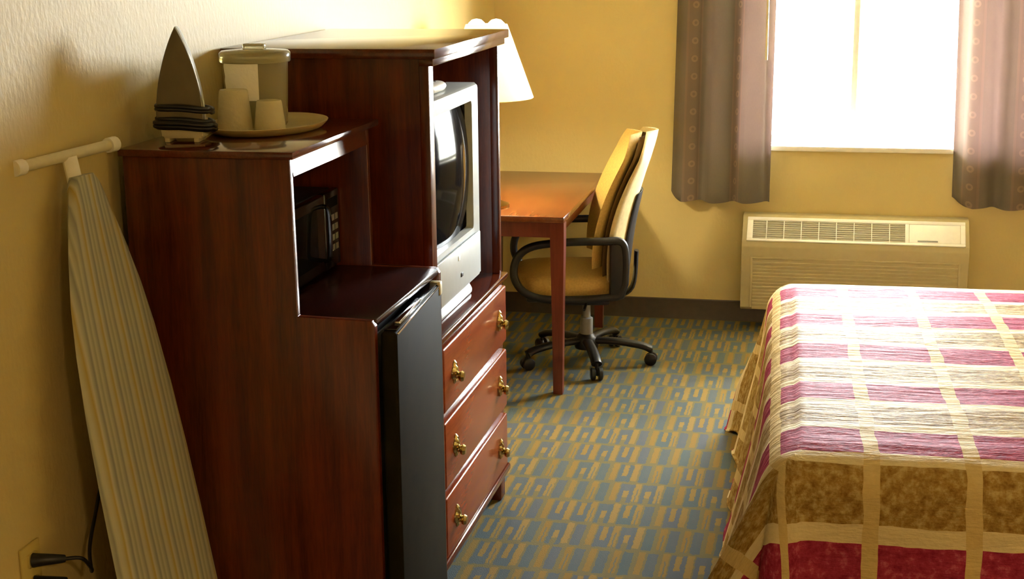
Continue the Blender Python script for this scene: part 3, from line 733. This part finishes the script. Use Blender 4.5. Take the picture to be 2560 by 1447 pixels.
for s in (-.168, .155):
    finish('bar_cap', Tube([T0 + ww*(s - .022*(1 if s > 0 else -1)), T0 + ww*(s + .004*(1 if s > 0 else -1))], .0165, 14), 'white', ib)
finish('leg_tube', Tube([T0, T0 + dd*.10 - nn*.004, T0 + dd*1.15 - nn*.012], .011, 10), 'cream', ib)
finish('leg_socket', Tube([T0 + dd*.004, T0 + dd*.075 + nn*.002], (.020, .013), 14, 0, flat=tuple(nn)), 'white', ib)
finish('rear_foot', Tube([O + dd*(LEN-.05) - nn*.03 - ww*.13, O + dd*(LEN-.05) - nn*.03 + ww*.13], .011, 10), 'cream', ib)
for s in (-.11, .11): finish('stop_pad', Tube([O + dd*(LEN-.03) + ww*s + nn*.0, O + dd*(LEN+.032) + ww*s + nn*.0], .012, 10), 'cream', ib)

# ------------------------------------------------------------------ wall outlet, plugs and cords
ot = thing('wall_outlet', 'yellowish double wall outlet low on the left wall', 'outlet', (0, -4.44, .54))
finish('cover_plate', Bx(.0005, .007, -4.478, -4.405, .480, .602, .002), 'almond', ot)
for z in (.568, .514): finish('socket_face', Bx(.007, .0095, -4.459, -4.424, z-.015, z+.015, .004), 'almond', ot)
def plug(label, z, path):
    t = thing('power_plug', label, 'plug', (.01, -4.44, z), 0, 'plugs in the wall outlet')
    finish('plug_body', Tube([(.010, -4.441, z), (.030, -4.436, z+.001), (.052, -4.424, z-.001), (.066, -4.412, z-.004)], [.0155, .008], 12, 3), 'black', t)
    finish('cord', Tube([(.064, -4.414, z-.004)] + path, .0042, 8, 6), 'black', t)
plug('black plug and cord in the upper socket of the outlet', .566, [(.088, -4.385, .553), (.090, -4.352, .517), (.075, -4.325, .50), (.045, -4.27, .53), (.030, -4.195, .60), (.022, -4.12, .70), (.016, -4.12, .80), (.012, -4.178, .85), (.012, -4.10, .91), (.012, -4.0, .80)])
plug('black plug and cord in the lower socket of the outlet', .516, [(.085, -4.392, .498), (.085, -4.36, .45), (.05, -4.30, .30), (.03, -4.2, .12), (.02, -4.05, .02), (.02, -4.0, .016)])

# ------------------------------------------------------------------ bed and bedspread
BR = R(2.0); BO = Vector((1.462, -3.635, 0))          # near corner of the foot end, at floor level
BL, BW, BH = 2.05, 1.99, .60                           # length (along local x), width (local y), height of the spread
bd = thing('bed', 'wide bed hidden beneath the patchwork spread', 'bed', BO, BR)
finish('box_spring', Bx(.035, BL, .035, BW-.035, .16, .36, .03, 3), 'boxspring', bd, local=True)
finish('mattress', Bx(.03, BL, .03, BW-.03, .361, BH-.017, .05, 4), 'mattress', bd, local=True)
for x in (.15, BL-.15):
    for y in (.15, BW/2, BW-.15): finish('leg', Bx(x-.03, x+.03, y-.03, y+.03, 0, .161, .004), 'black', bd, local=True)
finish('headboard', Bx(BL+.01, BL+.06, .02, BW-.02, .25, 1.15, .01), 'cherry_h', bd, local=True)
bs = tag(bpy.data.objects.new('bedspread', None), 'burgundy and cream patchwork quilted bedspread draped over the bed', 'bedspread')
bpy.data.objects.remove(bs)
def spread():
    DR = .565; rc = .095
    bm = bmesh.new(); uvl = bm.loops.layers.uv.new('UVMap'); uvd = {}; G = []
    na = [-(DR) + (DR+.16)*i/46 for i in range(47)] + [.16 + (BL-.16)*i/46 for i in range(1, 47)]
    nb = [-(DR) + (DR+.16)*i/46 for i in range(47)] + [.16 + (BW-.32)*i/52 for i in range(1, 53)] + [BW-.16 + (DR+.16)*i/30 for i in range(1, 31)]
    import mathutils
    def prof(d):              # distance past the rounded edge start -> (outward, down)
        q = math.pi/2*rc
        if d <= 0: return 0, 0
        if d < q: a = d/rc; return rc*math.sin(a), rc*(1-math.cos(a))
        e_ = d - q
        return rc + .12*e_ + .12*e_*e_, rc + e_*.985
    for a in na:
        col = []
        for b in nb:
            ia = min(rc*0 + max(a, 0.0), BL); da = max(0, rc - a); ib_ = min(max(b, 0), BW)
            db0 = max(0, rc - b); db1 = max(0, b - (BW - rc))
            x, y = max(a, rc), min(max(b, rc), BW-rc)
            dirx, diry = -da, (-db0 + db1); d = math.hypot(dirx, diry)
            z = BH; n = mathutils.noise.noise(Vector((a*2.2, b*2.2, 3)))*.006
            n += mathutils.noise.noise(Vector((a*3.0, b*16, 7)))*.0045
            if d > 1e-9:
                ux, uy = dirx/d, diry/d
                if da > 0 and (db0 > 0 or db1 > 0):        # a hanging corner: the cloth gathers in a soft fold
                    k = min(da, max(db0, db1))/max(da, db0, db1); d2 = max(da, max(db0, db1)) + .16*k*k*max(0, d-.15)
                else: k = 0; d2 = d
                o_, dn = prof(d2)
                along = b if da > 0 else a
                fold = (math.sin(along*15+1.3) + .6*math.sin(along*27+.4))*.010*max(0, min(1, (dn-.08)/.3))
                o_ += .10*math.exp(-abs(b)/.45)*max(0, min(1, (dn-.06)/.5))*(1 if da > 0 else .0)*(1 if b > 0 else max(0, 1+b/.3)) + fold + .055*math.sin(k*math.pi)*max(0, min(1, (dn-.05)/.35))
                x += ux*o_; y += uy*o_; z = BH - dn
                z = max(z, .012 + .01*(1+math.sin(along*20)))
            else:
                pass
            z += n*(1 if d < .1 else .4) - (.010*(1-min(1, (min(b, BW-b)+.0)/.35)) if d <= 0 else .010)
            v = bm.verts.new((x, y, z)); uvd[v] = (a, b); col.append(v)
        G.append(col)
    for i in range(len(na)-1):
        for j in range(len(nb)-1):
            f = bm.faces.new((G[i][j], G[i+1][j], G[i+1][j+1], G[i][j+1]))
            for l in f.loops: l[uvl].uv = uvd[l.vert]
    o = finish('bedspread', bm, 'spread', None, angle=180)
    o.location = BO; o.rotation_euler = (0, 0, BR)
    sm = o.modifiers.new('thickness', 'SOLIDIFY'); sm.thickness = .008; sm.offset = -1
    tag(o, 'burgundy and cream patchwork bedspread draped over the bed', 'bedspread')
spread()
